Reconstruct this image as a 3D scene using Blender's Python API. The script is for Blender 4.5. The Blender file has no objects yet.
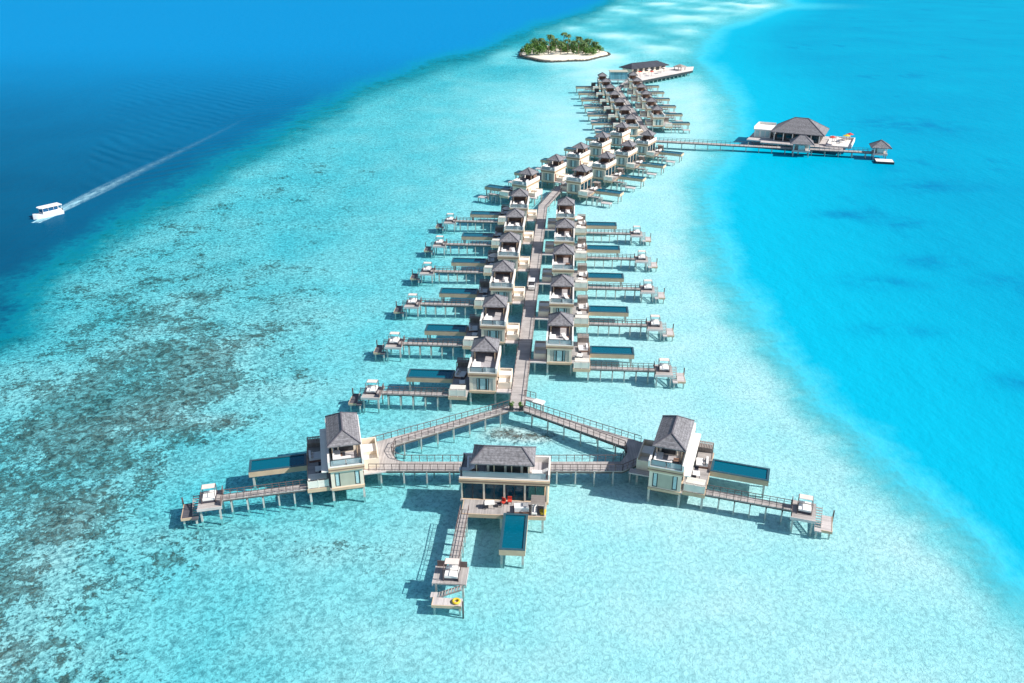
import bpy, bmesh, math, random
from mathutils import Vector, Matrix, noise
R = math.radians
random.seed(7)
sc = bpy.context.scene
col = sc.collection

# ------------------------------------------------------------------ materials
MAT = {}
def new_mat(name):
    m = bpy.data.materials.new(name); m.use_nodes = True
    nt = m.node_tree; nt.nodes.clear()
    out = nt.nodes.new('ShaderNodeOutputMaterial')
    MAT[name] = m
    return m, nt, out
def node(nt, t, **kw):
    n = nt.nodes.new(t)
    for k, v in kw.items():
        if hasattr(n, k) and not k.startswith('i_'): setattr(n, k, v)
    return n
def setin(n, **kw):
    for k, v in kw.items(): n.inputs[k.replace('_', ' ')].default_value = v
def basic(name, rgb, rough=0.7, var=0.15, scale=1.5, metal=0.0, stripes=None, bump=0.0, spec=0.4, anchor='OBJECT'):
    """principled material with large and fine noise variation, optional board stripes (axis, width)"""
    m, nt, out = new_mat(name)
    b = node(nt, 'ShaderNodeBsdfPrincipled'); L = nt.links.new
    b.inputs['Roughness'].default_value = rough
    b.inputs['Metallic'].default_value = metal
    b.inputs['Specular IOR Level'].default_value = spec
    tc = node(nt, 'ShaderNodeTexCoord')
    n1 = node(nt, 'ShaderNodeTexNoise'); n1.inputs['Scale'].default_value = scale; n1.inputs['Detail'].default_value = 6
    L(tc.outputs['Object'], n1.inputs['Vector'])
    mp = node(nt, 'ShaderNodeMapRange')
    mp.inputs['From Min'].default_value = 0.3; mp.inputs['From Max'].default_value = 0.7
    mp.inputs['To Min'].default_value = 1 - var; mp.inputs['To Max'].default_value = 1 + var
    L(n1.outputs['Fac'], mp.inputs['Value'])
    fac = mp.outputs['Result']
    if stripes:
        ax, w, depth = stripes
        sp = node(nt, 'ShaderNodeSeparateXYZ'); L(tc.outputs['Object'], sp.inputs[0])
        d = node(nt, 'ShaderNodeMath'); d.operation = 'DIVIDE'; d.inputs[1].default_value = w
        L(sp.outputs[ax], d.inputs[0])
        fl = node(nt, 'ShaderNodeMath'); fl.operation = 'FLOOR'; L(d.outputs[0], fl.inputs[0])
        wn = node(nt, 'ShaderNodeTexWhiteNoise'); wn.noise_dimensions = '1D'; L(fl.outputs[0], wn.inputs['W'])
        mr = node(nt, 'ShaderNodeMapRange'); mr.inputs['To Min'].default_value = 1 - depth; mr.inputs['To Max'].default_value = 1 + depth
        L(wn.outputs['Value'], mr.inputs['Value'])
        mu = node(nt, 'ShaderNodeMath'); mu.operation = 'MULTIPLY'
        L(fac, mu.inputs[0]); L(mr.outputs['Result'], mu.inputs[1]); fac = mu.outputs[0]
        fr = node(nt, 'ShaderNodeMath'); fr.operation = 'FRACT'; L(d.outputs[0], fr.inputs[0])
        gp = node(nt, 'ShaderNodeMath'); gp.operation = 'GREATER_THAN'; gp.inputs[1].default_value = 0.1; L(fr.outputs[0], gp.inputs[0])
        g2 = node(nt, 'ShaderNodeMapRange'); g2.inputs['To Min'].default_value = 0.55; g2.inputs['To Max'].default_value = 1.0
        L(gp.outputs[0], g2.inputs['Value'])
        m2 = node(nt, 'ShaderNodeMath'); m2.operation = 'MULTIPLY'; L(fac, m2.inputs[0]); L(g2.outputs['Result'], m2.inputs[1]); fac = m2.outputs[0]
    vm = node(nt, 'ShaderNodeVectorMath'); vm.operation = 'SCALE'; vm.inputs[0].default_value = rgb
    L(fac, vm.inputs['Scale']); L(vm.outputs['Vector'], b.inputs['Base Color'])
    if bump:
        bp = node(nt, 'ShaderNodeBump'); bp.inputs['Strength'].default_value = bump; bp.inputs['Distance'].default_value = 0.05
        L(fac, bp.inputs['Height']); L(bp.outputs['Normal'], b.inputs['Normal'])
    L(b.outputs[0], out.inputs[0])
    return m

basic('deck_wood_x', (.405, .37, .35), .8, .16, .6, stripes=('X', .14, .16), bump=.2)
basic('deck_wood_y', (.405, .37, .35), .8, .16, .6, stripes=('Y', .14, .16), bump=.2)
basic('pale_wood', (.55, .50, .48), .75, .12, .8, stripes=('Y', .16, .12))
basic('terrace_floor', (.44, .41, .42), .6, .08, .8, stripes=('Y', .6, .04))
basic('white_paint', (.80, .77, .72), .6, .05, .8)
basic('cream_wall', (.80, .70, .57), .7, .07, .7, bump=.1)
basic('tan_trim', (.60, .44, .30), .7, .1, 1.0)
basic('brown_trim', (.23, .135, .10), .6, .15, 1.2)
basic('grey_panel', (.46, .45, .36), .7, .08, .8)
basic('shingle', (.205, .198, .21), .85, .35, 3.0, stripes=('Z', .17, .14), bump=.5)
basic('ridge_tile', (.13, .12, .14), .8, .2, 3.0)
basic('louvre_wood', (.33, .28, .25), .75, .15, 1.0, stripes=('X', .18, .15))
basic('white_slat', (.72, .68, .60), .65, .06, 1.0, stripes=('Y', .16, .08))
basic('rail_wood', (.15, .105, .10), .6, .15, 1.0)
basic('post_concrete', (.50, .50, .46), .85, .18, 2.0)
basic('dark_beam', (.10, .09, .085), .8, .15, 1.0)
basic('dark_frame', (.035, .04, .045), .4, .1, 1.0)
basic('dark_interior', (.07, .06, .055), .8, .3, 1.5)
basic('curtain', (.45, .62, .62), .5, .12, 5.0, spec=.6)
basic('cushion', (.82, .80, .77), .8, .04, 1.0)
basic('dark_cushion', (.06, .06, .08), .8, .15, 1.0)
basic('red_fabric', (.55, .05, .03), .8, .1, 1.0)
basic('yellow_plastic', (.75, .52, .04), .45, .1, 1.0)
basic('tan_fabric', (.72, .62, .56), .8, .06, 1.0)
basic('pool_tile', (.04, .50, .68), .4, .1, 3.0)
basic('pool_coping', (.035, .09, .12), .3, .1, 2.0)
basic('roof_slate_dark', (.045, .05, .065), .7, .2, .3, stripes=('X', 1.2, .12))
basic('dock_white', (.72, .67, .62), .7, .1, .25, stripes=('X', 1.0, .05))
basic('pool_tile_light', (.25, .75, .85), .4, .1, 3.0)
basic('dark_wood', (.10, .095, .105), .5, .2, .8, stripes=('Y', .14, .16))
basic('island_sand', (.78, .71, .58), .9, .08, .3)
basic('rock', (.10, .09, .075), .9, .4, .8, bump=.6)
basic('palm_trunk', (.22, .17, .12), .9, .2, 2)
basic('palm_leaf', (.075, .13, .035), .6, .45, .5)
basic('bush_leaf', (.09, .20, .03), .6, .5, .25)
basic('boat_white', (.82, .82, .82), .35, .03, 1)
basic('boat_window', (.02, .10, .22), .15, .1, 1)
basic('teal_screen', (.16, .38, .46), .4, .12, .5, stripes=('X', .8, .2))

def glassy(name, tint, body, mixbody, rough=.03, bump=0):
    m, nt, out = new_mat(name); L = nt.links.new
    tr = node(nt, 'ShaderNodeBsdfTransparent'); tr.inputs[0].default_value = (*tint, 1)
    df = node(nt, 'ShaderNodeBsdfDiffuse'); df.inputs[0].default_value = (*body, 1)
    gl = node(nt, 'ShaderNodeBsdfGlossy'); gl.inputs['Roughness'].default_value = rough
    fr = node(nt, 'ShaderNodeFresnel'); fr.inputs[0].default_value = 1.4
    m1 = node(nt, 'ShaderNodeMixShader'); m1.inputs[0].default_value = mixbody
    m2 = node(nt, 'ShaderNodeMixShader')
    L(tr.outputs[0], m1.inputs[1]); L(df.outputs[0], m1.inputs[2])
    L(fr.outputs[0], m2.inputs[0]); L(m1.outputs[0], m2.inputs[1]); L(gl.outputs[0], m2.inputs[2])
    if bump:
        tc = node(nt, 'ShaderNodeTexCoord'); n = node(nt, 'ShaderNodeTexNoise'); n.inputs['Scale'].default_value = 2.5
        L(tc.outputs['Object'], n.inputs['Vector'])
        bp = node(nt, 'ShaderNodeBump'); bp.inputs['Strength'].default_value = bump; bp.inputs['Distance'].default_value = .05
        L(n.outputs['Fac'], bp.inputs['Height']); L(bp.outputs[0], gl.inputs['Normal']); L(bp.outputs[0], fr.inputs['Normal'])
    L(m2.outputs[0], out.inputs[0])
    return m
glassy('pool_water', (.30, .86, .95), (.0, .27, .42), .38, bump=.4)
glassy('clear_rail_glass', (.80, .90, .93), (.55, .66, .70), .42)
glassy('window_glass', (.28, .55, .60), (.015, .12, .19), .40)

# ------------------------------------------------------------------ mesh builder
class MB:
    def __init__(self, mx=1): self.v = []; self.f = []; self.mx = mx; self.mi = []
    def _add(self, vs, fs, mi=0):
        n = len(self.v); self.v += [(x * self.mx, y, z) for x, y, z in vs]
        self.f += [[n + i for i in f] for f in fs]; self.mi += [mi] * len(fs)
    def box(self, x0, x1, y0, y1, z0, z1, mi=0):
        self._add([(x0,y0,z0),(x1,y0,z0),(x1,y1,z0),(x0,y1,z0),(x0,y0,z1),(x1,y0,z1),(x1,y1,z1),(x0,y1,z1)],
                  [(0,3,2,1),(4,5,6,7),(0,1,5,4),(1,2,6,5),(2,3,7,6),(3,0,4,7)], mi); return self
    def prism(self, pts, z0, z1, mi=0):
        n = len(pts); a = sum(pts[i][0]*pts[(i+1)%n][1]-pts[(i+1)%n][0]*pts[i][1] for i in range(n))
        if a < 0: pts = pts[::-1]
        self._add([(x,y,z0) for x,y in pts] + [(x,y,z1) for x,y in pts],
                  [tuple(range(n-1,-1,-1)), tuple(range(n,2*n))] + [(i,(i+1)%n,n+(i+1)%n,n+i) for i in range(n)], mi); return self
    def bar(self, a, b, w, h=None, mi=0):
        """box section from a to b (3D), width w, height h"""
        h = h or w; a = Vector(a); b = Vector(b); d = (b-a).normalized()
        s = d.cross(Vector((0,0,1)))
        if s.length < 1e-4: s = Vector((1,0,0))
        s.normalize(); u = s.cross(d)
        vs = []
        for p in (a, b):
            for i, j in ((-1,-1),(1,-1),(1,1),(-1,1)): vs.append(tuple(p + s*i*w/2 + u*j*h/2))
        self._add(vs, [(0,1,2,3),(7,6,5,4),(0,4,5,1),(1,5,6,2),(2,6,7,3),(3,7,4,0)], mi); return self
    def cyl(self, x, y, z0, z1, r0, r1=None, n=10, mi=0):
        r1 = r0 if r1 is None else r1
        vs = [(x+r0*math.cos(2*math.pi*i/n), y+r0*math.sin(2*math.pi*i/n), z0) for i in range(n)] + \
             [(x+r1*math.cos(2*math.pi*i/n), y+r1*math.sin(2*math.pi*i/n), z1) for i in range(n)]
        self._add(vs, [tuple(range(n-1,-1,-1)), tuple(range(n,2*n))] + [(i,(i+1)%n,n+(i+1)%n,n+i) for i in range(n)], mi); return self
    def hip(self, x0, x1, y0, y1, ze, zr, ridge, t=.16, mi=0):
        """hip roof: eave rectangle, ridge along the longer axis inset by `ridge` from both ends"""
        if (y1-y0) >= (x1-x0): xm=(x0+x1)/2; ra=(xm,y0+ridge,zr); rb=(xm,y1-ridge,zr); F=[(0,1,4),(1,2,5,4),(2,3,5),(3,0,4,5)]
        else: ym=(y0+y1)/2; ra=(x0+ridge,ym,zr); rb=(x1-ridge,ym,zr); F=[(0,1,5,4),(1,2,5),(2,3,4,5),(3,0,4)]
        vs=[(x0,y0,ze),(x1,y0,ze),(x1,y1,ze),(x0,y1,ze),ra,rb]
        vs+=[(x,y,z-t) for x,y,z in vs[:4]]
        self._add(vs, F+[(1,0,6,7),(2,1,7,8),(3,2,8,9),(0,3,9,6),(6,9,8,7)], mi); return self
    def ridgecaps(self, x0,x1,y0,y1,ze,zr,ridge,w=.16):
        if (y1-y0) >= (x1-x0): xm=(x0+x1)/2; ra=(xm,y0+ridge,zr); rb=(xm,y1-ridge,zr); pr=[(ra,(x0,y0,ze)),(ra,(x1,y0,ze)),(rb,(x0,y1,ze)),(rb,(x1,y1,ze)),(ra,rb)]
        else: ym=(y0+y1)/2; ra=(x0+ridge,ym,zr); rb=(x1-ridge,ym,zr); pr=[(ra,(x0,y0,ze)),(ra,(x0,y1,ze)),(rb,(x1,y0,ze)),(rb,(x1,y1,ze)),(ra,rb)]
        for a,b in pr: self.bar((a[0],a[1],a[2]+.03),(b[0],b[1],b[2]+.03),w,.1)
        return self
    def mesh(self, name, mats, bevel=0):
        me = bpy.data.meshes.new(name); me.from_pydata(self.v, [], self.f)
        if not isinstance(mats, (list, tuple)): mats = [mats]
        for m in mats: me.materials.append(MAT[m])
        if len(mats) > 1:
            for p, i in zip(me.polygons, self.mi): p.material_index = i
        bm = bmesh.new(); bm.from_mesh(me)
        bmesh.ops.recalc_face_normals(bm, faces=bm.faces)
        bm.to_mesh(me); bm.free()
        return me

def link(name, data, parent=None):
    o = bpy.data.objects.new(name, data); col.objects.link(o)
    if parent: o.parent = parent
    return o
def tag(o, label=None, cat=None, group=None, kind=None):
    if label: o['label'] = label
    if cat: o['category'] = cat
    if group: o['group'] = group
    if kind: o['kind'] = kind
    return o
CACHE = {}
def place(kind_key, builder, name, loc, rot, label, cat, group=None):
    """builder() -> list of (part, parent part or None, mesh, part label). Meshes are shared between copies."""
    if kind_key not in CACHE: CACHE[kind_key] = builder()
    root = link(name, None); root.location = loc; root.rotation_euler = (0, 0, rot); root.empty_display_size = .3
    tag(root, label, cat, group)
    last = {}
    for part, par, me, plabel in CACHE[kind_key]:
        o = link(part, me, last[par] if par else root)
        last[part] = o
        if plabel: o['label'] = plabel
    return root
def single(kind_key, builder, name, loc, rot, label, cat, group=None):
    if kind_key not in CACHE: CACHE[kind_key] = builder()
    o = link(name, CACHE[kind_key]); o.location = loc; o.rotation_euler = (0,0,rot)
    return tag(o, label, cat, group)

ZB = -2.8   # post foot, just into the seabed
# ------------------------------------------------------------------ villa
def build_villa(star, mx, short):
    P = []
    def add(name, mb, mat, par=None, lab=None): P.append((name, par, mb.mesh(name, mat), lab)); 
    N = lambda: MB(mx)
    y0 = -5.3 if star else -2.8; y1 = 5.7 if star else 5.3
    # --- ground floor structure
    add('floor_slab', N().box(-2.05,2.05,y0+.1,y1-.1,1.62,1.98), 'tan_trim')
    # walls: near and far ends are frames with the windows between, inner wall full, outer wall open bays
    w = N()
    w.box(-2.0,-1.82,y0+.2,y1-.2,1.98,4.45)
    for yy in (y0+.2, y1-.38):
        w.box(-1.82,-1.55,yy,yy+.18,1.98,4.45); w.box(1.55,2.0,yy,yy+.18,1.98,4.45)
        w.box(-1.55,1.55,yy,yy+.18,4.15,4.45); w.box(-1.55,1.55,yy,yy+.18,1.98,2.12)
    ncol = 5 if star else 4
    cy = [y0+.38 + (y1-y0-.76-.22)*i/(ncol-1) for i in range(ncol)]
    for c in cy[1:-1]: w.box(1.78,1.98,c,c+.22,1.98,4.45)
    add('wall', w, 'cream_wall')
    # interior floor slab partition gives depth behind the glass
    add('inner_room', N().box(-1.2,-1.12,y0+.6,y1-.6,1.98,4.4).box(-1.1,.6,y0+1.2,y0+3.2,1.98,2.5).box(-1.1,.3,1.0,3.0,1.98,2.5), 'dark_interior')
    # near end window
    yn = y0+.26
    def win(x0, x1):
        add('window', N().box(x0-.1,x0,yn,yn+.1,2.12,4.15).box(x1,x1+.1,yn,yn+.1,2.12,4.15).box(x0,x1,yn,yn+.08,4.06,4.15).box(x0,x1,yn,yn+.08,2.12,2.2), 'dark_frame')
        add('pane', N().box(x0,x1,yn+.03,yn+.05,2.2,4.06), 'curtain', 'window')
    if star:
        win(-1.43,-1.02); win(1.02,1.43)
        add('shutter', N().box(-.9,.9,yn-.03,yn+.07,2.12,4.15), 'grey_panel')
    else:
        win(-.42,.42); win(-.82,-.64); win(.64,.82)
        for q in (-1.55, .94): add('shutter', N().box(q,q+.61,yn-.02,yn+.08,2.12,4.15), 'white_slat')
    # outer glazed bays
    for i in range(ncol-1):
        a, b = cy[i]+.22, cy[i+1]
        if i == 0: a = cy[0]
        add('glass_door', N().box(1.82,1.90,a,a+.07,1.98,4.45).box(1.82,1.90,b-.07,b,1.98,4.45).box(1.82,1.90,a+.07,b-.07,4.35,4.45).box(1.862,1.90,(a+b)/2-.04,(a+b)/2+.04,1.98,4.35), 'dark_frame')
        add('pane', N().box(1.84,1.86,a+.072,b-.072,1.982,4.348), 'window_glass', 'glass_door')
    # inner side doors and round window
    add('entrance_door', N().box(-2.06,-2.0,y0+.5,y0+1.5,2.0,4.1), 'brown_trim')
    add('handle', N().box(-2.12,-2.06,y0+1.32,y0+1.37,2.9,3.2), 'dark_frame', 'entrance_door')
    rw = N()
    rr = .38; cyc, czc = y0+2.6, 3.5
    rw._add([(-2.07, cyc+rr*math.cos(k*math.pi/6), czc+rr*math.sin(k*math.pi/6)) for k in range(12)]+[(-2.0, cyc+rr*math.cos(k*math.pi/6), czc+rr*math.sin(k*math.pi/6)) for k in range(12)],
            [tuple(range(12)), tuple(range(23,11,-1))]+[(k,(k+1)%12,12+(k+1)%12,12+k) for k in range(12)])
    add('round_window', rw, 'tan_trim')
    # --- slab with stripes (upper floor edge)
    add('upper_slab', N().box(-2.2,2.2,y0,y1,4.45,4.66).box(-2.215,2.215,y0-.015,y1+.015,4.66,4.80,1).box(-2.2,2.2,y0,y1,4.80,5.06), ['tan_trim','brown_trim'])
    add('terrace_floor', N().box(-1.95,1.95,y0+.12,y1-.12,5.06,5.10), 'terrace_floor')
    # parapets along both long sides, low ledge at the ends
    pw = N().box(-2.2,-1.95,y0+.02,y1-.02,5.064,5.95).box(1.95,2.2,y0+.02,y1-.02,5.064,5.95)
    if star == 2: pw = N().box(-2.2,-1.95,y0+.02,y1-.02,5.064,5.95).box(1.95,2.05,y0+.02,y1-.02,5.064,5.2)
    pw.box(-1.95,1.95,y1-.22,y1-.02,5.064,5.9).box(-1.95,1.95,y0+.02,y0+.14,5.064,5.2)
    add('parapet', pw, 'white_paint')
    gl = N(); gp = N()
    for i in range(2):
        a = -1.9 + i*1.92; gl.box(a+.05,a+1.83,y0+.2,y0+.23,5.14,6.0)
    for x in (-1.9, 0.0, 1.88): gp.box(x-.025,x+.025,y0+.18,y0+.26,5.10,6.05)
    gp.box(-1.9,1.9,y0+.18,y0+.25,6.0,6.05)
    add('balustrade', gp, 'dark_frame')
    for a in (-1.9, .02): add('glass_panel', N().box(a+.05,a+1.83,y0+.2,y0+.23,5.14,6.0), 'clear_rail_glass', 'balustrade')
    if star == 1:
        add('awning', N().box(2.2,3.05,y0+.1,y1-.4,4.5,4.62), 'white_paint')
    # --- pavilion on the roof terrace
    ra, rb = (-3.6, 3.6) if star else (.85, 4.75)
    ze, zr = (7.25, 8.5) if star else (7.15, 8.5)
    pav = N()
    for x in (-1.6,1.48):
        k = 4 if star else 2
        for i in range(k+0):
            yy = ra+.35 + (rb-ra-.82)*i/(k-1)
            add('pavilion_post', N().box(x,x+.12,yy,yy+.12,5.1,ze-.15), 'tan_trim')
    rm = N().box(-1.48,1.48,rb-.6,rb-.5,5.1,ze-.15).box(-1.58,-1.5,(ra+rb)/2,rb-.5,5.1,ze-.15)
    if star: rm.box(-1.4,.9,-2.0,2.4,5.1,ze-.25)
    add('pavilion_room', rm, 'cream_wall' if star else 'brown_trim')
    if star:
        add('pavilion_window', N().box(.9,.95,-1.7,.1,5.35,6.7), 'dark_frame'); add('pavilion_window', N().box(.9,.95,.4,2.1,5.35,6.7), 'dark_frame'); add('pavilion_window', N().box(-1.1,.7,-2.05,-2.0,5.3,6.7), 'dark_frame')
        for yy in (-3.4,):
            pass
        gl2 = N().box(1.85,1.88,y0+.4,y1-.5,5.14,6.0)
        add('side_glass', gl2, 'clear_rail_glass')
    add('roof', N().hip(-2.05,2.1,ra-.25,rb+.25,ze,zr,1.6 if star else 1.9), 'shingle')
    add('ridge_cap', N().ridgecaps(-2.05,2.1,ra-.25,rb+.25,ze,zr,1.6 if star else 1.9), 'ridge_tile', 'roof')
    # --- outer deck
    dy0 = -4.7
    add('deck', N().box(2.22,4.9,dy0,5.3,1.78,2.0).box(2.05,2.22,y0+.1,5.3,1.78,1.99), 'deck_wood_y' if mx else '')
    add('deck_edge', N().box(4.9,5.0,dy0-.08,5.3,1.5,2.02).box(2.22,4.9,dy0-.08,dy0,1.5,2.02).box(2.22,4.9,5.3,5.38,1.5,2.02), 'tan_trim')
    if not (star == 2):
        sc_ = N()
        for a, b in ((2.4,3.55),(3.65,4.8)):
            sc_.box(a,b,dy0+.02,dy0+.08,2.1,3.1)
        for a in (2.32,3.55,4.8): sc_.box(a,a+.1,dy0,dy0+.1,2.0,3.2)
        add('screen', sc_, 'white_slat')
        add('shower_roof', N().box(2.5,4.8,dy0+.3,dy0+1.6,3.1,3.16).box(2.5,2.58,dy0+1.5,dy0+1.6,2.0,3.1).box(4.72,4.8,dy0+1.5,dy0+1.6,2.0,3.1), 'white_slat')
    # louvred pergola at far end
    pg = N()
    for x in (2.9,4.75):
        for y in (3.6,5.1): pg.box(x,x+.1,y,y+.1,2.0,3.5)
    pg.box(2.9,4.85,3.6,3.7,3.5,3.6).box(2.9,4.85,5.1,5.2,3.5,3.6)
    for i in range(9): pg.box(2.95+i*.21,3.08+i*.21,3.55,5.25,3.6,3.66)
    pg.box(3.0,4.75,5.12,5.18,2.0,3.3)
    add('pergola', pg, 'louvre_wood')
    # --- pool
    px0, px1, py0, py1 = 5.0, (11.7 if star == 2 else 12.3), .35, 3.3
    c = N()
    c.box(px0,px1,py0,py0+.16,1.55,2.3).box(px0,px1,py1-.16,py1,1.55,2.3).box(px0,px0+.16,py0+.16,py1-.16,1.55,2.3).box(px1-.16,px1,py0+.16,py1-.16,1.55,2.3)
    c.box(px0+.16,px1-.16,py0+.16,py1-.16,1.55,1.66)
    add('pool', c, 'tan_trim')
    q = N().box(px0+.0,px1,py0,py0+.3,2.303,2.37).box(px0,px1,py1-.3,py1,2.303,2.37).box(px0,px0+.3,py0+.3,py1-.3,2.303,2.37).box(px1-.3,px1,py0+.3,py1-.3,2.303,2.37)
    add('coping', q, 'pool_coping', 'pool')
    add('basin', N().box(px0+.17,px1-.17,py0+.17,py1-.17,1.67,1.70).box(px1-2.2,px1-.17,py0+.17,py1-.17,1.70,2.0).box(px0+.17,px0+.7,py0+.17,py1-.17,1.70,2.1), 'pool_tile_light' if star == 2 else 'pool_tile', 'pool')
    add('water_surface', N().box(px0+.165,px1-.165,py0+.165,py1-.165,2.255,2.26), 'pool_water', 'pool')
    # --- entry court on the inner side
    e0, e1 = -1.7, (3.3 if star else 2.9)
    eh = 3.6 if star else 3.2
    ec = N().box(-4.2,-4.05,e0,e1,2.0,eh).box(-4.05,-2.22,e0,e0+.15,2.0,eh-.2).box(-4.05,-2.22,e1-.15,e1,2.0,eh).box(-4.05,-2.22,.6,.72,2.0,3.1)
    add('entry_court', ec, 'cream_wall')
    add('court_roof', N().box(-4.04,-2.22,.60,e1-.9,3.103,3.18).box(-4.05,-2.22,-.6,.6,2.5,2.58), 'white_paint', 'entry_court')
    add('court_floor', N().box(-4.2,-2.05,e0,e1,1.78,1.995), 'pale_wood')
    add('footbridge', N().box(-4.95,-2.1,e0-1.1,e0-.02,1.8,1.988), 'pale_wood')
    # --- posts
    spots = [(-1.9,y0+.4),(1.9,y0+.4),(-1.9,1.2),(1.9,1.2),(-1.9,4.9),(1.9,4.9),(4.7,-4.5),(4.7,0),(4.7,5.0),(px1-.5,.6),(px1-.5,3.0),(-4.0,-1.6),(-4.0,2.7)]
    if star: spots += [(-1.9,-1.8),(1.9,-1.8)]
    for x, y in spots:
        top = 1.55 if x > 10 else 1.62 if abs(x) < 2 else 1.78
        add('post', N().box(x-.13,x+.13,y-.13,y+.13,ZB,top), 'post_concrete')
    bm_ = N().box(-2.0,2.0,y0+.3,y0+.5,1.4,1.62).box(-2.0,2.0,4.8,5.0,1.4,1.62).box(-2.0,-1.8,y0+.5,4.8,1.4,1.6).box(1.8,2.0,y0+.5,4.8,1.4,1.6)
    add('floor_beam', bm_, 'dark_beam')
    return P

def build_jetty(mx, short):
    P = []
    def add(name, mb, mat, par=None, lab=None): P.append((name, par, mb.mesh(name, mat), lab))
    N = lambda: MB(mx)
    ya, yb = -4.55, -3.5
    x1 = 8.2 if short else 15.2
    add('planking', N().box(5.0,x1,ya,yb,1.86,2.0), 'deck_wood_x')
    add('beam', N().box(5.0,x1,ya+.05,ya+.17,1.66,1.86).box(5.0,x1,yb-.17,yb-.05,1.66,1.86), 'dark_beam')
    for y in (ya+.03, yb-.03):
        r = N().box(5.0,x1,y-.03,y+.03,2.72,2.78)
        n = int((x1-5)/.85)
        for i in range(n+1):
            x = 5.06+(x1-5.12)*i/n; r.box(x-.035,x+.035,y-.03,y+.03,2.0,2.72)
        r.box(5.0,x1,y-.015,y+.015,2.4,2.44)
        add('railing', r, 'rail_wood')
    n = 2 if short else 5
    for i in range(n):
        x = 5.0+(x1-5)*(i+.9)/(n+.4)
        for y in (ya+.1, yb-.1): add('post', N().box(x-.08,x+.08,y-.08,y+.08,ZB,1.66), 'post_concrete')
        add('cross_beam', N().box(x-.07,x+.07,ya,yb,1.5,1.66), 'dark_beam')
    if short:
        add('stair', stair(N(), 8.2, 9.0, -3.5, -4.6), 'deck_wood_y')
        add('landing', N().box(9.0,11.6,-5.0,-3.2,.62,.8), 'pale_wood')
        for x, y in ((9.2,-4.8),(11.4,-4.8),(9.2,-3.4),(11.4,-3.4)): add('post', N().box(x-.09,x+.09,y-.09,y+.09,ZB,.62), 'post_concrete')
        return P
    add('platform', N().box(15.2,18.0,-5.9,-2.4,1.84,2.0), 'deck_wood_y')
    add('platform_edge', N().box(15.15,18.05,-5.98,-5.9,1.66,2.03), 'pale_wood'); add('platform_edge', N().box(15.15,18.05,-2.4,-2.32,1.66,2.03), 'pale_wood')
    add('railing', N().box(15.22,15.3,-5.8,-4.7,2.0,2.75), 'rail_wood'); add('railing', N().box(15.22,15.3,-3.4,-2.5,2.0,2.75), 'rail_wood')
    for x in (15.5, 17.7):
        for y in (-5.6,-2.7): add('post', N().box(x-.11,x+.11,y-.11,y+.11,ZB,1.84), 'post_concrete')
    add('stair', stair(N(), 18.05, 18.8, -2.7, -5.3), 'deck_wood_y')
    add('landing', N().box(18.82,20.0,-5.7,-2.6,.62,.8).box(18.05,18.82,-6.1,-5.35,.62,.8), 'dark_wood' if mx < 0 else 'pale_wood')  # landings of mirrored jetties get darker boards
    add('landing_edge', N().box(20.0,20.08,-5.7,-2.6,.5,.84).box(18.82,20.08,-5.78,-5.7,.5,.84), 'tan_trim')
    for x, y in ((18.3,-5.9),(19.8,-5.5),(19.8,-2.8),(19.0,-2.8)): add('post', N().box(x-.1,x+.1,y-.1,y+.1,ZB,.62), 'post_concrete')
    add('mooring_pile', N().box(20.1,20.26,-2.5,-2.32,ZB,1.6), 'rail_wood')
    return P
def stair(mb, x0, x1, ya, yb):
    n = 8
    for i in range(n):
        y = ya+(yb-ya)*(i+.5)/n; z = 2.0-(1.2)*(i+.5)/n
        mb.box(x0+.04,x1-.04,y-.1,y+.1,z-.05,z)
    for x in (x0+.02, x1-.02): mb.bar((x,ya,1.92),(x,yb,.72),.05,.18)
    return mb

# ------------------------------------------------------------------ furniture
def build_daybed(canopy=True):
    P = []
    a = MB(); a.box(-.75,.75,-.85,.85,0,.32); P.append(('base', None, a.mesh('base','dark_cushion'), None))
    a = MB(); a.box(-.72,.72,-.82,.82,.32,.55); a.box(-.68,.68,.5,.78,.55,.72); P.append(('mattress', None, a.mesh('mattress','cushion'), None))
    a = MB()
    for x in (-.8,.8):
        for y in (-.9,.9): a.box(x-.035,x+.035,y-.035,y+.035,0,1.5)
    for x in (-.8,.8): a.box(x-.03,x+.03,-.9,.9,1.5,1.55)
    for y in (-.9,.9): a.box(-.77,.77,y-.03,y+.03,1.5,1.55)
    P.append(('frame', None, a.mesh('frame','rail_wood'), None))
    a = MB(); a.box(-.76,.76,-.05,.9,1.553,1.6); P.append(('canopy', None, a.mesh('canopy','tan_fabric'), None))
    return P
def build_sofa():
    P = []
    a = MB(); a.box(-.8,.8,-.9,.9,0,.28); P.append(('base', None, a.mesh('base','brown_trim'), None))
    a = MB(); a.box(-.76,.76,-.86,.86,.28,.48); a.box(-.76,-.5,-.86,.86,.48,.85); P.append(('cushion', None, a.mesh('cushion','cushion'), None))
    for q in (-.6, .3):
        a = MB(); a.box(-.45,-.2,q,q+.4,.5,.65); P.append(('pillow', None, a.mesh('pillow','tan_fabric'), None))
    return P
def build_lsofa():
    P = []
    a = MB(); a.box(-.4,1.6,-.4,.4,0,.42); a.box(-.4,.35,.4,2.0,0,.42); P.append(('seat', None, a.mesh('seat','cushion'), None))
    a = MB(); a.box(-.4,1.6,-.62,-.4,0,.8); a.box(-.62,-.4,-.62,2.0,0,.8); P.append(('backrest', None, a.mesh('backrest','cushion'), None))
    return P
def build_dining():
    P = []
    a = MB(); a.box(-.45,.45,-.6,.6,.68,.74); P.append(('tabletop', None, a.mesh('tabletop','white_paint'), None))
    for x in (-.38,.38):
        for y in (-.52,.52):
            a = MB(); a.box(x-.03,x+.03,y-.03,y+.03,0,.68); P.append(('leg', None, a.mesh('leg','dark_frame'), None))
    return P
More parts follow.
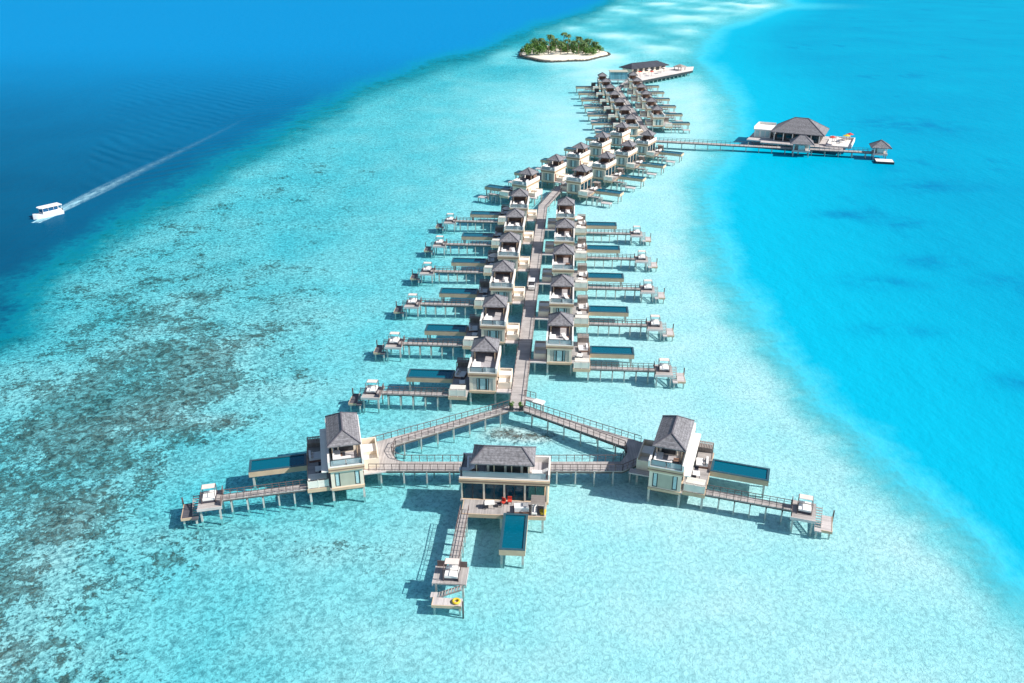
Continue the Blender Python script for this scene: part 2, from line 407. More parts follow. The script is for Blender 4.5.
def build_chair(mat):
    def f():
        P = []
        a = MB(); a.box(-.26,.26,-.26,.26,.36,.46); P.append(('seat', None, a.mesh('seat',mat), None))
        a = MB(); a.box(-.26,.26,.2,.28,.46,.88); P.append(('backrest', None, a.mesh('backrest',mat), None))
        for x in (-.22,.22):
            for y in (-.22,.22):
                a = MB(); a.box(x-.02,x+.02,y-.02,y+.02,0,.36); P.append(('leg', None, a.mesh('leg','dark_frame'), None))
        return P
    return f
def build_parasol(mat):
    def f():
        a = MB().cyl(0,0,0,2.4,.05,.05,6); P = [('pole', None, a.mesh('pole','dark_frame'), None)]
        a = MB().cyl(0,0,2.1,2.6,1.3,.05,8); P.append(('canopy', None, a.mesh('canopy',mat), None)); return P
    return f
def build_lounger():
    P = []
    a = MB(); a.box(-.32,.32,-.95,.95,.2,.28)
    for x in (-.28,.28):
        for y in (-.85,.85): a.box(x-.025,x+.025,y-.025,y+.025,0,.2)
    P.append(('frame', None, a.mesh('frame','white_paint'), None))
    a = MB(); a.box(-.3,.3,-.93,.35,.28,.38); a.bar((0,.35,.36),(0,.95,.72),.6,.1); P.append(('mattress', None, a.mesh('mattress','cushion'), None))
    return P
def build_coffee():
    P = []
    a = MB(); a.box(-.4,.4,-.4,.4,.3,.36); P.append(('tabletop', None, a.mesh('tabletop','brown_trim'), None))
    a = MB(); a.box(-.3,.3,-.3,.3,0,.3); P.append(('base', None, a.mesh('base','dark_cushion'), None))
    return P

def world_pt(O, rot, x, y, z):
    c, s = math.cos(rot), math.sin(rot)
    return (O[0]+x*c-y*s, O[1]+x*s+y*c, z)
ORD = ['nearest', 'second', 'third', 'fourth', 'fifth', 'sixth', 'farthest']
def villa_set(O, deg, mx, star, short, who, grp, level):
    """who = phrase naming the villa, e.g. 'second villa of the left straight row'"""
    rot = R(deg)
    key = (star, mx)
    vl = ('pale water villa, ' + who[1])
    W0 = lambda q: world_pt(O, rot, q*mx, q*.5, -.012 if q else 0)
    place(('villa',)+key, lambda: build_villa(star, mx, short), 'water_villa', (O[0],O[1],0), rot, vl, 'villa', grp)
    place(('jetty',mx,short), lambda: build_jetty(mx, short), 'jetty', W0(-.75 if star == 2 else 0), rot,
          ('short jetty with stair and low landing' if short else 'long railed wooden jetty with end platform') + ' at the ' + who[0], 'jetty', 'short jetties of the water villas' if short else 'long jetties of the water villas')
    w = who[0]
    W = lambda x, y, z: world_pt(O, rot, x*mx, y, z)
    fr_ = random.Random(int(O[1]*10))
    def furn(key, b, name, x, y, z, r, label, cat, group):
        j = 0 if key == 'daybed' else .18
        place(key, b, name, W(x+fr_.uniform(-j,j),y+fr_.uniform(-j,j)*1.6,z), rot + R(r+fr_.uniform(-9,9)*(j>0)), label, cat, group)
    if level >= 1:
        furn('sofa', build_sofa, 'outdoor_sofa', 3.9, 2.2, 2.0, 180 if mx > 0 else 0, 'white cushioned sofa beside the pool of the '+w, 'sofa', 'poolside sofas')
        furn('lsofa', build_lsofa, 'corner_sofa', (-1.2 if mx>0 else .9), (-1.9 if not star else -4.3)+.3, 5.1, 0, 'white corner sofa on the roof terrace of the '+w, 'sofa', 'corner sofas on roof terraces')
    var = fr_.random()
    if level >= 1 and not star and var < .55:
        furn('tlounger', build_lounger, 'sun_lounger', .9 if mx > 0 else -1.0, -.2, 5.1, 20, 'white sun lounger on the roof terrace of the '+w, 'sun lounger', 'roof terrace sun loungers of the rows')
    if level >= 2 and not star and .3 < var < .8:
        furn('tparasol', build_parasol('tan_fabric'), 'parasol', 3.0, .4, 2.0, 0, 'pale tan parasol on the deck of the '+w, 'parasol', 'parasols on villa decks') if var < .5 else None
    if level >= 2:
        furn('daybed', build_daybed, 'canopy_daybed', 16.7 - (.75 if star == 2 else 0), -4.0 - (.37 if star == 2 else 0), 2.0, 0 if star != 2 else 90, 'canopied white daybed on the jetty of the '+w, 'daybed', 'canopy daybeds on jetty platforms')
        furn('dining', build_dining, 'dining_table', 3.4, -1.2, 2.0, 0, 'small white table on the deck of the '+w, 'table', 'deck tables')
        furn('coffee', build_coffee, 'low_table', (.9 if mx>0 else -.9)*mx, (.1 if not star else -3.0)-.2, 5.1, 0, 'dark low table on the roof terrace of the '+w, 'table', 'low tables on roof terraces')
        for k, yy in enumerate((-.35, -2.1)):
            furn('chair', build_chair('dark_cushion'), 'deck_chair', 3.4, yy, 2.0, 0 if k == 0 else 180, ('dark far-side chair' if k == 0 else 'dark near-side chair') + ' on the deck of the ' + w, 'chair', 'dark deck chairs')
        if not star:
            furn('lounger', build_lounger, 'sun_lounger', 17.3-.0, -2.9, 2.0, 90, 'white sun lounger on the platform of the '+w, 'sun lounger', 'sun loungers on jetty platforms') if False else None

G = 'water villas built off the boardwalks'
# three villas round the front triangle
villa_set((20.6,92.9), -18.5, 1, 1, False, ('front right villa', 'turned outward at the right corner of the front triangle'), G, 2)
villa_set((-21.7,93.7), 13, -1, 1, False, ('front left villa', 'turned outward at the left corner of the front triangle'), G, 2)
villa_set((-1.0,87.75), -94, 1, 2, False, ('front centre villa', 'facing the camera at the front of the triangle'), G, 2)
d4 = (math.sin(R(4)), math.cos(R(4)))
for k in range(6):
    n = ORD[k] if k < 5 else 'farthest'
    villa_set((-4.27+17.45*k*d4[0], 116.28+17.45*k*d4[1]), -4, -1, 0, False, (n+' villa of the left straight row', n+' of the six in the left straight row'), G, 2)
for k in range(5):
    n = ORD[k] if k < 4 else 'farthest'
    villa_set((7.85+17.45*k*d4[0], 125.93+17.45*k*d4[1]), -4, 1, 0, False, (n+' villa of the right straight row', n+' of the five in the right straight row'), G, 2)
for k in range(5):
    n = ORD[k] if k < 4 else 'farthest'
    villa_set((1.9+1.28+8.2*k, 222.3+2.49+15.85*k), -27.3, -1, 0, True, (n+' villa of the left slanting row', n+' of the five in the left slanting middle row'), G, 1)
for k in range(4):
    n = ORD[k] if k < 3 else 'farthest'
    villa_set((16.6+1.28+8.3*k, 226.0+2.49+15.6*k), -27.3, 1, 0, True, (n+' villa of the right slanting row', n+' of the four in the right slanting middle row'), G, 1)
for k in range(7):
    n = ORD[k]
    villa_set((42.0, 303+17.3*k), 0, -1, 0, True, (n+' villa of the left distant row', n+' of the seven in the left distant row'), G, 0)
for k in range(6):
    n = ORD[k] if k < 5 else 'farthest'
    villa_set((54.0+.5*k, 320.5+17.8*k), -1, 1, 0, True, (n+' villa of the right distant row', n+' of the six in the right distant row'), G, 0)

# extra things at the front centre villa
def fc(x, y, z): return world_pt((-1.0,87.75), R(-94), x, y, z)
rf = R(-94)
place('redchair', build_chair('red_fabric'), 'red_chair', fc(2.6,.9,2.0), rf+R(90), 'bright red deck chair nearest the glass at the front centre villa', 'chair', 'red deck chairs')
place('redchair', build_chair('red_fabric'), 'red_chair', fc(2.9,.1,2.0), rf+R(60), 'bright red deck chair left of the other red one', 'chair', 'red deck chairs')
for i, (x, y, l) in enumerate(((3.9,4.0,'white sun lounger right of the pool on the front centre deck'),(-.2,4.6,''))):
    if i == 0: place('lounger', build_lounger, 'sun_lounger', fc(x,y,2.0), rf+R(90), l, 'sun lounger')
place('lounger', build_lounger, 'sun_lounger', fc(.6,-4.5,5.1), rf, 'white sun lounger on the left roof terrace of the front centre villa', 'sun lounger', 'roof terrace sun loungers')
place('lounger', build_lounger, 'sun_lounger', fc(.6,4.4,5.1), rf, 'white sun lounger on the right roof terrace of the front centre villa', 'sun lounger', 'roof terrace sun loungers')
def ring_mesh(r, t, mat, n=20, m=8, name='ring'):
    me = bpy.data.meshes.new(name); v = []; f = []
    for i in range(n):
        a = 2*math.pi*i/n
        for j in range(m):
            b = 2*math.pi*j/m; v.append(((r+t*math.cos(b))*math.cos(a), (r+t*math.cos(b))*math.sin(a), t+t*math.sin(b)))
    for i in range(n):
        for j in range(m): f.append((i*m+j, ((i+1)%n)*m+j, ((i+1)%n)*m+(j+1)%m, i*m+(j+1)%m))
    me.from_pydata(v, [], f); me.materials.append(MAT[mat])
    for p in me.polygons: p.use_smooth = True
    return me
single('float', lambda: ring_mesh(.34,.13,'yellow_plastic'), 'float_ring', fc(18.65,-3.6,.8), 0, 'yellow swim ring on the low landing of the front centre jetty', 'swim ring')
single('tray', lambda: MB().cyl(0,0,0,.35,.35,.35,12).cyl(0,0,.35,.4,.42,.42,12).mesh('tray','yellow_plastic'), 'side_table', fc(4.3,5.0,2.0), 0, 'round yellow side table at the right end of the front centre deck', 'table')

# ------------------------------------------------------------------ boardwalks
def offset_strip(pts, w):
    L_, R_ = [], []
    for i, p in enumerate(pts):
        a = Vector(pts[max(i-1,0)]); b = Vector(pts[min(i+1,len(pts)-1)])
        d = (b-a).normalized(); n = Vector((-d.y, d.x))
        if 0 < i < len(pts)-1:
            d1 = (Vector(p)-a).normalized(); k = 1/max(.5, abs(Vector((-d1.y,d1.x)).dot(n)))
        else: k = 1
        L_.append(Vector(p)+n*w/2*k); R_.append(Vector(p)-n*w/2*k)
    return L_, R_
def rail_on(mb, a, b, z0=2.0, h=.95, step=1.4):
    a = Vector(a); b = Vector(b); L_ = (b-a).length; n = max(1, round(L_/step))
    mb.bar((*a, z0+h), (*b, z0+h), .07, .07); mb.bar((*a, z0+.5), (*b, z0+.5), .03, .03)
    for i in range(n+1):
        p = a.lerp(b, i/n); mb.box(p.x-.04,p.x+.04,p.y-.04,p.y+.04,z0,z0+h-.035)
def boardwalk(name, label, pts, w, post_step, rails=True, z=2.0, mat='deck_wood_y', skip=None):
    """a walk in its own object; planks run across the walk"""
    root = link(name, None); root.location = (pts[0][0], pts[0][1], 0)
    a = Vector(pts[0]); b = Vector(pts[-1]); ang = math.atan2((b-a).y, (b-a).x) - math.pi/2
    root.rotation_euler = (0,0,ang); tag(root, label, 'boardwalk')
    inv = Matrix.Rotation(-ang, 2)
    pts = [inv @ (Vector(p)-a) for p in pts]
    L_, R_ = offset_strip(pts, w)
    for i in range(len(pts)-1):
        mb = MB().prism([tuple(L_[i]),tuple(R_[i]),tuple(R_[i+1]),tuple(L_[i+1])], z-.16, z)
        link('planking', mb.mesh('planking', mat), root)
    for side in (L_, R_):
        mb = MB()
        for i in range(len(pts)-1):
            mb.bar((*side[i], z-.26), (*side[i+1], z-.26), .12, .2)
        link('edge_beam', mb.mesh('edge_beam', 'dark_beam'), root)
        if rails:
            mb = MB()
            for i in range(len(pts)-1):
                ins = lambda q: tuple(q*.985 + (pts[0]*0))
                aa = side[i].lerp(pts[i], .06); bb = side[i+1].lerp(pts[i+1], .06)
                rail_on(mb, aa, bb, z, .5 if rails == 'low' else .95, 1.5)
            link('railing', mb.mesh('railing', 'rail_wood'), root)
    tot = 0; cnt = 0
    for i in range(len(pts)-1):
        d = pts[i+1]-pts[i]; n = max(1, int(d.length/post_step)); s = Vector((-d.y,d.x)).normalized()
        for k in range(n):
            for q in (-1,1):
                if cnt >= 96: break
                p = pts[i]+d*(k+.5)/n + s*q*(w/2-.25)
                link('post', MB().box(p.x-.1,p.x+.1,p.y-.1,p.y+.1,ZB if not skip else skip,z-.16).mesh('post','post_concrete'), root); cnt += 1
    return root
P_c0 = (0.75, 109.2)
boardwalk('boardwalk', 'grey planked straight boardwalk between the left and right villa rows', [P_c0, (7.95,212.8)], 2.3, 5.5, 'low')
boardwalk('boardwalk', 'grey planked boardwalk slanting between the middle villa rows', [(7.95,212.85),(13.4,231.5),(48.0,298.5)], 2.3, 6, 'low')
boardwalk('boardwalk', 'far grey boardwalk between the two distant villa rows', [(48.0,298.55),(48.6,405),(58,432)], 2.3, 8, 'low')
boardwalk('restaurant_pier', 'long thin pier running right across the lagoon to the restaurant', [(46,292.6),(60,289),(116.6,274.5)], 2.6, 4, True, skip=-7)['category'] = 'pier'

# front triangle loop: one thing
root = link('triangle_boardwalk', None); root.location = (0,0,0)
tag(root, 'railed boardwalk loop forming the front triangle before the three large villas', 'boardwalk')
polys = [[(-.35,109.15),(1.85,109.15),(1.75,107.65),(-.6,107.65)],
         [(-.35,109.15),(-.6,107.65),(-15.9,98.4),(-16.6,100.3)],
         [(-16.6,100.3),(-15.9,98.4),(-16.2,96.6),(-20.2,96.2),(-19.6,98.6)],
         [(-16.2,96.6),(-15.4,94.9),(-14.2,94.3),(-14.0,92.2),(-18.6,92.2),(-20.2,96.2)],
         [(-14.2,94.3),(14.3,94.3),(14.3,92.1),(-14.0,92.2)],
         [(14.3,94.3),(15.4,96.3),(18.8,96.2),(16.6,93.8),(14.3,92.1)],
         [(15.4,96.3),(15.3,97.9),(17.6,99.2),(19.4,98.3),(18.8,96.2)],
         [(1.85,109.15),(17.6,99.2),(15.3,97.9),(1.75,107.65)]]
for i, pl in enumerate(polys): link('planking', MB().prism(pl, 1.84, 2.0-.0006*i).mesh('planking', 'deck_wood_y' if i in (1,7) else 'deck_wood_x'), root)
rails = [[(-.35,109.1),(-16.6,100.2),(-19.5,98.6)], [(-.6,107.75),(-15.85,98.5),(-16.1,96.6),(-15.3,94.95),(-14.2,94.38),(14.3,94.38),(15.3,96.3),(15.25,97.85),(1.75,107.75)],
         [(-18.5,92.3),(-6.6,92.28)],[(4.6,92.2),(14.3,92.2),(16.5,93.8)], [(1.9,109.1),(17.6,99.1)]]
for r_ in rails:
    mb = MB()
    for a, b in zip(r_[:-1], r_[1:]): rail_on(mb, a, b, 2.0, .95, 1.0)
    link('railing', mb.mesh('railing','rail_wood'), root)
    mb = MB()
    for a, b in zip(r_[:-1], r_[1:]): mb.bar((*a, 1.72), (*b, 1.72), .14, .24)
    link('edge_beam', mb.mesh('edge_beam','dark_beam'), root)
    for a, b in zip(r_[:-1], r_[1:]):
        a = Vector(a); b = Vector(b); n = max(1, int((b-a).length/2.4))
        for k in range(n):
            p = a.lerp(b, (k+.5)/n); link('post', MB().box(p.x-.09,p.x+.09,p.y-.09,p.y+.09,ZB,1.84).mesh('post','post_concrete'), root)

# small landing box beside the junction, planters, buggy
root = link('boat_landing', None); root.location = (3.9,110.6,0); root.rotation_euler=(0,0,R(-30)); tag(root, 'small white landing platform just right of the boardwalk junction', 'platform')
link('platform', MB().box(-.7,.9,-.6,.6,1.7,1.95).mesh('platform','white_paint'), root)
mb = MB(); rail_on(mb, (-.7,.55), (-2.6,.55), 1.95, .9, .9); link('railing', mb.mesh('railing','rail_wood'), root)
link('gangway', MB().box(-2.7,-.7,-.3,.5,1.7,1.9).mesh('gangway','pale_wood'), root)
for x, y in ((-.5,-.4),(.7,-.4),(.7,.4)): link('post', MB().box(x-.08,x+.08,y-.08,y+.08,ZB,1.7).mesh('post','post_concrete'), root)
def leafball(rx, rz, n, s, seed, ry=None, z0=0, mat='bush_leaf', name='foliage'):
    rnd = random.Random(seed); v = []; f = []; ry = ry or rx
    lumps = [(rnd.uniform(-.6,.6)*rx, rnd.uniform(-.6,.6)*ry, rnd.uniform(.35,.75)*rz, rnd.uniform(.3,.55)) for _ in range(7)]
    for i in range(n):
        L_ = lumps[rnd.randrange(7)]
        d = Vector((rnd.gauss(0,1),rnd.gauss(0,1),rnd.gauss(0,1))).normalized()*rnd.uniform(.6,1.0)
        c = Vector((L_[0]+d.x*rx*L_[3], L_[1]+d.y*ry*L_[3], z0+max(0.05, L_[2]+d.z*rz*L_[3])))
        n_ = (d+Vector((rnd.gauss(0,.5),rnd.gauss(0,.5),rnd.gauss(.3,.5)))).normalized(); a = n_.orthogonal().normalized(); b = n_.cross(a)
        t = rnd.uniform(0,6.28); a, b = a*math.cos(t)+b*math.sin(t), b*math.cos(t)-a*math.sin(t)
        ss = s*rnd.uniform(.6,1.3); k = len(v)
        v += [tuple(c-a*ss), tuple(c+b*ss*.5), tuple(c+a*ss), tuple(c-b*ss*.5)]; f.append((k,k+1,k+2,k+3))
    me = bpy.data.meshes.new(name); me.from_pydata(v, [], f); me.materials.append(MAT[mat]); return me
for i, (x, w) in enumerate(((-.1,'left'),(1.35,'right'))):
    root = link('planter', None); root.location = (x,107.95,2.0); tag(root, 'dark planter box with shrub, %s one of the pair at the boardwalk junction' % w, 'planter', 'planters at the boardwalk junction')
    link('box', MB().box(-.3,.3,-.3,.3,0,.55).mesh('box','dark_frame'), root)
    link('shrub', leafball(.45,.7,120,.12,i,z0=.5), root)
def build_buggy():
    P = []
    a = MB(); a.box(-.6,.6,-1.1,1.1,.3,.75); a.box(-.6,.6,-1.15,-.5,.75,.95); P.append(('body', None, a.mesh('body','boat_white'), None))
    a = MB(); a.box(-.62,.62,-.9,1.1,1.85,1.93); P.append(('canopy', None, a.mesh('canopy','boat_white'), None))
    for x in (-.55,.55):
        for y in (-.8,1.0):
            a = MB(); a.box(x-.03,x+.03,y-.03,y+.03,.75,1.85); P.append(('roof_post', None, a.mesh('roof_post','dark_frame'), None))
    a = MB(); a.box(-.55,.55,-.1,.5,.75,1.0); a.box(-.55,.55,.5,.62,.75,1.4); P.append(('seat', None, a.mesh('seat','dark_cushion'), None))
    for x in (-.55,.55):
        for y in (-.7,.7):
            m = MB(); n = 12
            for q in (0,): 
                vs = [(x-.09, y+.24*math.cos(2*math.pi*i/n), .24+.24*math.sin(2*math.pi*i/n)) for i in range(n)]+[(x+.09, y+.24*math.cos(2*math.pi*i/n), .24+.24*math.sin(2*math.pi*i/n)) for i in range(n)]
                m._add(vs, [tuple(range(n)), tuple(range(2*n-1,n-1,-1))]+[(i,(i+1)%n,n+(i+1)%n,n+i) for i in range(n)])
            P.append(('wheel', None, m.mesh('wheel','dark_frame'), None))
    return P
place('buggy', build_buggy, 'golf_buggy', (3.85,155.5,2.0), R(-4), 'white golf buggy parked on the straight boardwalk', 'buggy')

# ------------------------------------------------------------------ restaurant
root = link('restaurant', None); root.location = (96,289,0); root.rotation_euler = (0,0,R(-25)); tag(root, 'large overwater restaurant with broad grey hip roof beside the pier', 'restaurant')
link('platform', MB().box(-11,15.5,-4.5,15,1.6,2.0).mesh('platform','pale_wood'), root)
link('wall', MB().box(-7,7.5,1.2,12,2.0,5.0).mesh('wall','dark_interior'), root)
for x in (-7.3,-4.3,-1.3,1.7,4.7,7.4): 
    link('column', MB().box(x-.15,x+.15,.3,.6,2.0,5.2).mesh('column','white_paint'), root)
for x0 in (-6.6,-3.6,-.6,2.4,5.0):
    o = link('window', MB().box(x0,x0+2.0,1.1,1.2,2.3,4.4).mesh('window','dark_frame'), root)
    link('pane', MB().box(x0+.1,x0+1.9,1.06,1.1,2.4,4.3).mesh('pane','window_glass'), o)
link('roof', MB().hip(-8.6,9.0,-.6,13.0,5.1,9.2,6.6,.25).mesh('roof','shingle'), root)
link('ridge_cap', MB().ridgecaps(-8.6,9.0,-.6,13.0,5.1,9.2,6.6,.3).mesh('ridge_cap','ridge_tile'), root)
link('terrace_block', MB().box(-14.5,-9,3,12,2.0,4.6).box(-14.8,-8.8,2.7,12.3,4.6,4.9).box(-14.8,-14.6,2.7,12.3,4.9,5.7).box(-14.6,-8.8,12.1,12.3,4.9,5.7).mesh('terrace_block','white_paint'), root)
for x0 in (-14,-12.2,-10.6): link('window', MB().box(x0,x0+1.2,2.9,3.0,2.3,4.3).mesh('window','curtain'), root)
link('side_deck', MB().box(-16,-11,-2,12.4,1.6,2.0).mesh('side_deck','pale_wood'), root)
link('sun_terrace', MB().box(10,18,-2,10,2.003,2.5).box(17.7,18,-2,10,2.5,3.3).box(10,17.7,9.7,10,2.5,3.3).mesh('sun_terrace','white_paint'), root)
for k, (x, y) in enumerate([(x, y) for x in (-15,-10,-5,0,5,10,15) for y in (-4.0,4,14.)]):
    link('post', MB().box(x-.15,x+.15,y-.15,y+.15,-7,1.6).mesh('post','post_concrete'), root)
rr = R(-25)
for i, (x, y, m, n) in enumerate(((11.5,1,'red_fabric','red parasol on the right terrace of the restaurant, nearest the roof'),(15.5,5.5,'yellow_plastic','yellow parasol in the middle of the right restaurant terrace'),(16.2,8.5,'red_fabric','red parasol at the far corner of the right restaurant terrace'),(13,-.5,'tan_fabric','tan parasol at the front edge of the right restaurant terrace'))):
    place('parasol'+m, build_parasol(m), 'parasol', world_pt((96,289),rr,x,y,2.5), rr, n, 'parasol', 'parasols on the restaurant terrace')
for i, (x, y) in enumerate(((12.2,5),(13.8,7.2),(14.2,2.6))):
    place('dining', build_dining, 'dining_table', world_pt((96,289),rr,x,y,2.5), rr, 'white table on the restaurant sun terrace, ' + ('left','back','front')[i] + ' of three', 'table', 'tables on the restaurant terrace')
# pier pavilion and end pavilion
def pavilion(name, label, loc, rot, lx, ly, ze, zr):
    root = link(name, None); root.location = (loc[0],loc[1],0); root.rotation_euler = (0,0,rot); tag(root, label, 'pavilion')
    link('floor', MB().box(-lx/2,lx/2,-ly/2,ly/2,1.5,2.05).mesh('floor','pale_wood'), root)
    for x in (-lx/2+.4,lx/2-.4):
        for y in (-ly/2+.4,ly/2-.4):
            link('column', MB().box(x-.14,x+.14,y-.14,y+.14,2.05,ze-.1).mesh('column','white_paint'), root)
            link('post', MB().box(x-.16,x+.16,y-.16,y+.16,-7,1.5).mesh('post','post_concrete'), root)
    link('screen', MB().box(-lx/2+.6,lx/2-.6,ly/2-.8,ly/2-.6,2.05,ze-.3).box(-1,1,-ly/2+.6,-ly/2+.7,2.05,3.6).mesh('screen','curtain'), root)
    e = .9
    o = link('roof', MB().hip(-lx/2-e,lx/2+e,-ly/2-e,ly/2+e,ze,zr,min(lx,ly)/2+e-.3).mesh('roof','shingle'), root)
    link('ridge_cap', MB().ridgecaps(-lx/2-e,lx/2+e,-ly/2-e,ly/2+e,ze,zr,min(lx,ly)/2+e-.3,.25).mesh('ridge_cap','ridge_tile'), o)
    return root
pavilion('pier_pavilion', 'small grey roofed arrival pavilion over the pier in front of the restaurant', (94.6,278.6), R(-14.3), 5.6, 4.6, 4.3, 6.6)
pavilion('pier_pavilion', 'open grey roofed pavilion at the right end of the pier', (118.6,274.2), R(-14.3), 4.4, 4.4, 4.0, 6.0)
root = link('floating_dock', None); root.location=(118.2,268.6,0); root.rotation_euler=(0,0,R(-14)); tag(root, 'pale low dock with dark rim in front of the end pavilion', 'dock')
link('deck', MB().box(-2.6,2.6,-2,2,.3,.75).mesh('deck','white_paint'), root)
link('fender', MB().box(-2.75,2.75,-2.15,-2.0,.0,.7).box(2.6,2.75,-2,2,.0,.7).box(-2.75,-2.6,-2,2,.0,.7).mesh('fender','dark_frame'), root)

# ------------------------------------------------------------------ far dock, its long building and the screened hall
root = link('arrival_deck', None); root.location=(62,428,0); root.rotation_euler=(0,0,R(48)); tag(root, 'broad pale arrival deck with dark edge beyond the distant villas', 'deck')
inv_ = Matrix.Rotation(-R(48), 2)
dpoly = [tuple(inv_ @ (Vector(p)-Vector((62,428)))) for p in ((62,428),(95,465),(98.5,480),(60,471))]
link('planking', MB().prism(dpoly,1.6,2.0).mesh('planking','dock_white'), root)
link('fascia', MB().bar((*dpoly[0],1.4),(*dpoly[1],1.4),.3,1.1).mesh('fascia','dark_frame'), root)
for i in range(13):
    p = Vector(dpoly[0]).lerp(Vector(dpoly[1]), (i+.5)/13); link('post', MB().box(p.x-.2,p.x+.2,p.y+.5,p.y+.9,ZB-3,1.6).mesh('post','post_concrete'), root)
root = link('arrival_hall', None); root.location=(61.5,452,0); root.rotation_euler=(0,0,R(36)); tag(root, 'long low hall with dark slate roof at the back of the arrival deck', 'building')
link('wall', MB().box(1,25,1.2,8.5,2.002,4.4).mesh('wall','cream_wall'), root)
for x0 in range(2,23,4): link('window', MB().box(x0,x0+2.4,1.1,1.2,2.3,4.1).mesh('window','dark_frame'), root)
link('roof', MB().hip(-.6,26.6,0,9.6,4.5,6.6,4.6,.3).mesh('roof','roof_slate_dark'), root)
root = link('end_pavilion', None); root.location=world_pt((62,428),R(48),46,6,0); root.rotation_euler=(0,0,R(48)); tag(root, 'brown shelter at the right tip of the arrival deck', 'shelter')
for x, y in ((-2,-2),(2,-2),(2,2),(-2,2)): link('column', MB().box(x-.12,x+.12,y-.12,y+.12,2.0,3.8).mesh('column','rail_wood'), root)
link('roof', MB().hip(-2.6,2.6,-2.6,2.6,3.9,5.0,2.4).mesh('roof','louvre_wood'), root)
root = link('screened_hall', None); root.location=(52.5,436,0); tag(root, 'boxy pale teal screened hall between the distant villas and island', 'building')
link('wall', MB().box(-4.2,4.2,-3,3,1.9,5.4).mesh('wall','teal_screen'), root)
link('roof', MB().box(-4.5,4.5,-3.3,3.3,5.4,5.7).mesh('roof','grey_panel'), root)
link('floor', MB().box(-4.6,4.6,-3.4,3.4,1.5,1.9).mesh('floor','pale_wood'), root)
for x in (-4,0,4):
    for y in (-2.8,2.8): link('post', MB().box(x-.15,x+.15,y-.15,y+.15,ZB-2,1.5).mesh('post','post_concrete'), root)
seats = ((8,5),(13,9),(18,5),(23,10),(28,6),(34,8))
for i, (x, y) in enumerate(seats):
    m = 'red_fabric' if i in (1,2) else 'tan_fabric'
    place('parasol'+m, build_parasol(m), 'parasol', world_pt((62,428),R(48),x,y,2.0), 0, '%s parasol on the arrival deck, %s from the left' % ('red' if i in (1,2) else 'tan', ('first','second','third','fourth','fifth','sixth')[i]), 'parasol', 'parasols on the arrival deck')

# ------------------------------------------------------------------ seabed, water
LE = [(-87.9,60),(-87.9,136.1),(-98.3,165.5),(-97.2,191.6),(-94.9,216.2),(-92,247),(-84.8,299.2),(-77.7,350),(-64.4,428.6),(-36.6,524.2),(-4.7,603.5),(40,752.6),(106.7,993.4),(240,1500),(600,4200)]
RE = [(54,-200),(54.9,70.6),(53.6,76.2),(52.2,84.5),(49.5,93),(47.8,102.8),(45.3,117.6),(44.5,132.1),(43.4,149.6),(43.0,171.4),(45.4,195.3),(51.2,225.7),(64,272.2),(82,330),(93,385.6),(106,524.2),(157.3,709.1),(270.6,948.3),(420,1400),(900,4200)]
LE[0:2] = [(-190,-200),(-112,100),(-98,122),(-90,138)]
def xat(poly, y):
    if y <= poly[0][1]: return poly[0][0]
    for (x0,y0),(x1,y1) in zip(poly[:-1], poly[1:]):
        if y <= y1: return x0+(x1-x0)*(y-y0)/(y1-y0)
    return poly[-1][0]
def sm(a, b, x):
    t = min(1, max(0, (x-a)/(b-a))); return t*t*(3-2*t)
def fbm(x, y, s, o=4, z=0.): return noise.fractal(Vector((x/s, y/s, z)), 1.0, 2.0, o)
BL = [(43,489,30,55,1.0),(31,530,36,26,.9),(87,635,30,60,.6),(230,985,110,55,.7)]
WEED = [(87,212,9,5),(98,205,6,4),(76,164,8,4),(92,176,7,5),(70,140,7,3),(120,240,14,7),(84,120,8,3),(150,330,20,14),(105,165,9,4)]
REEF = [(-60,117,14,16,.8),(-50,134,16,12,.5),(-66,108,14,12,.6),(-57,88,12,12,.75),(-50,73,9,6,.6),(-50,62,12,6,.7),(-34,82,8,4,.5),(-18,79,9,3.5,.35),(-66,152,18,20,.4),(-44,108,6,2.5,.8),(-40,121,12,8,.3),(-.8,104.6,2.4,1.5,1.5),(3.4,103.6,2.2,1.1,1.5),(1,105.5,4,1.5,.6),(-84,185,14,30,.2),
        (-40,150,12,8,.35),(-45,170,14,10,.25)]
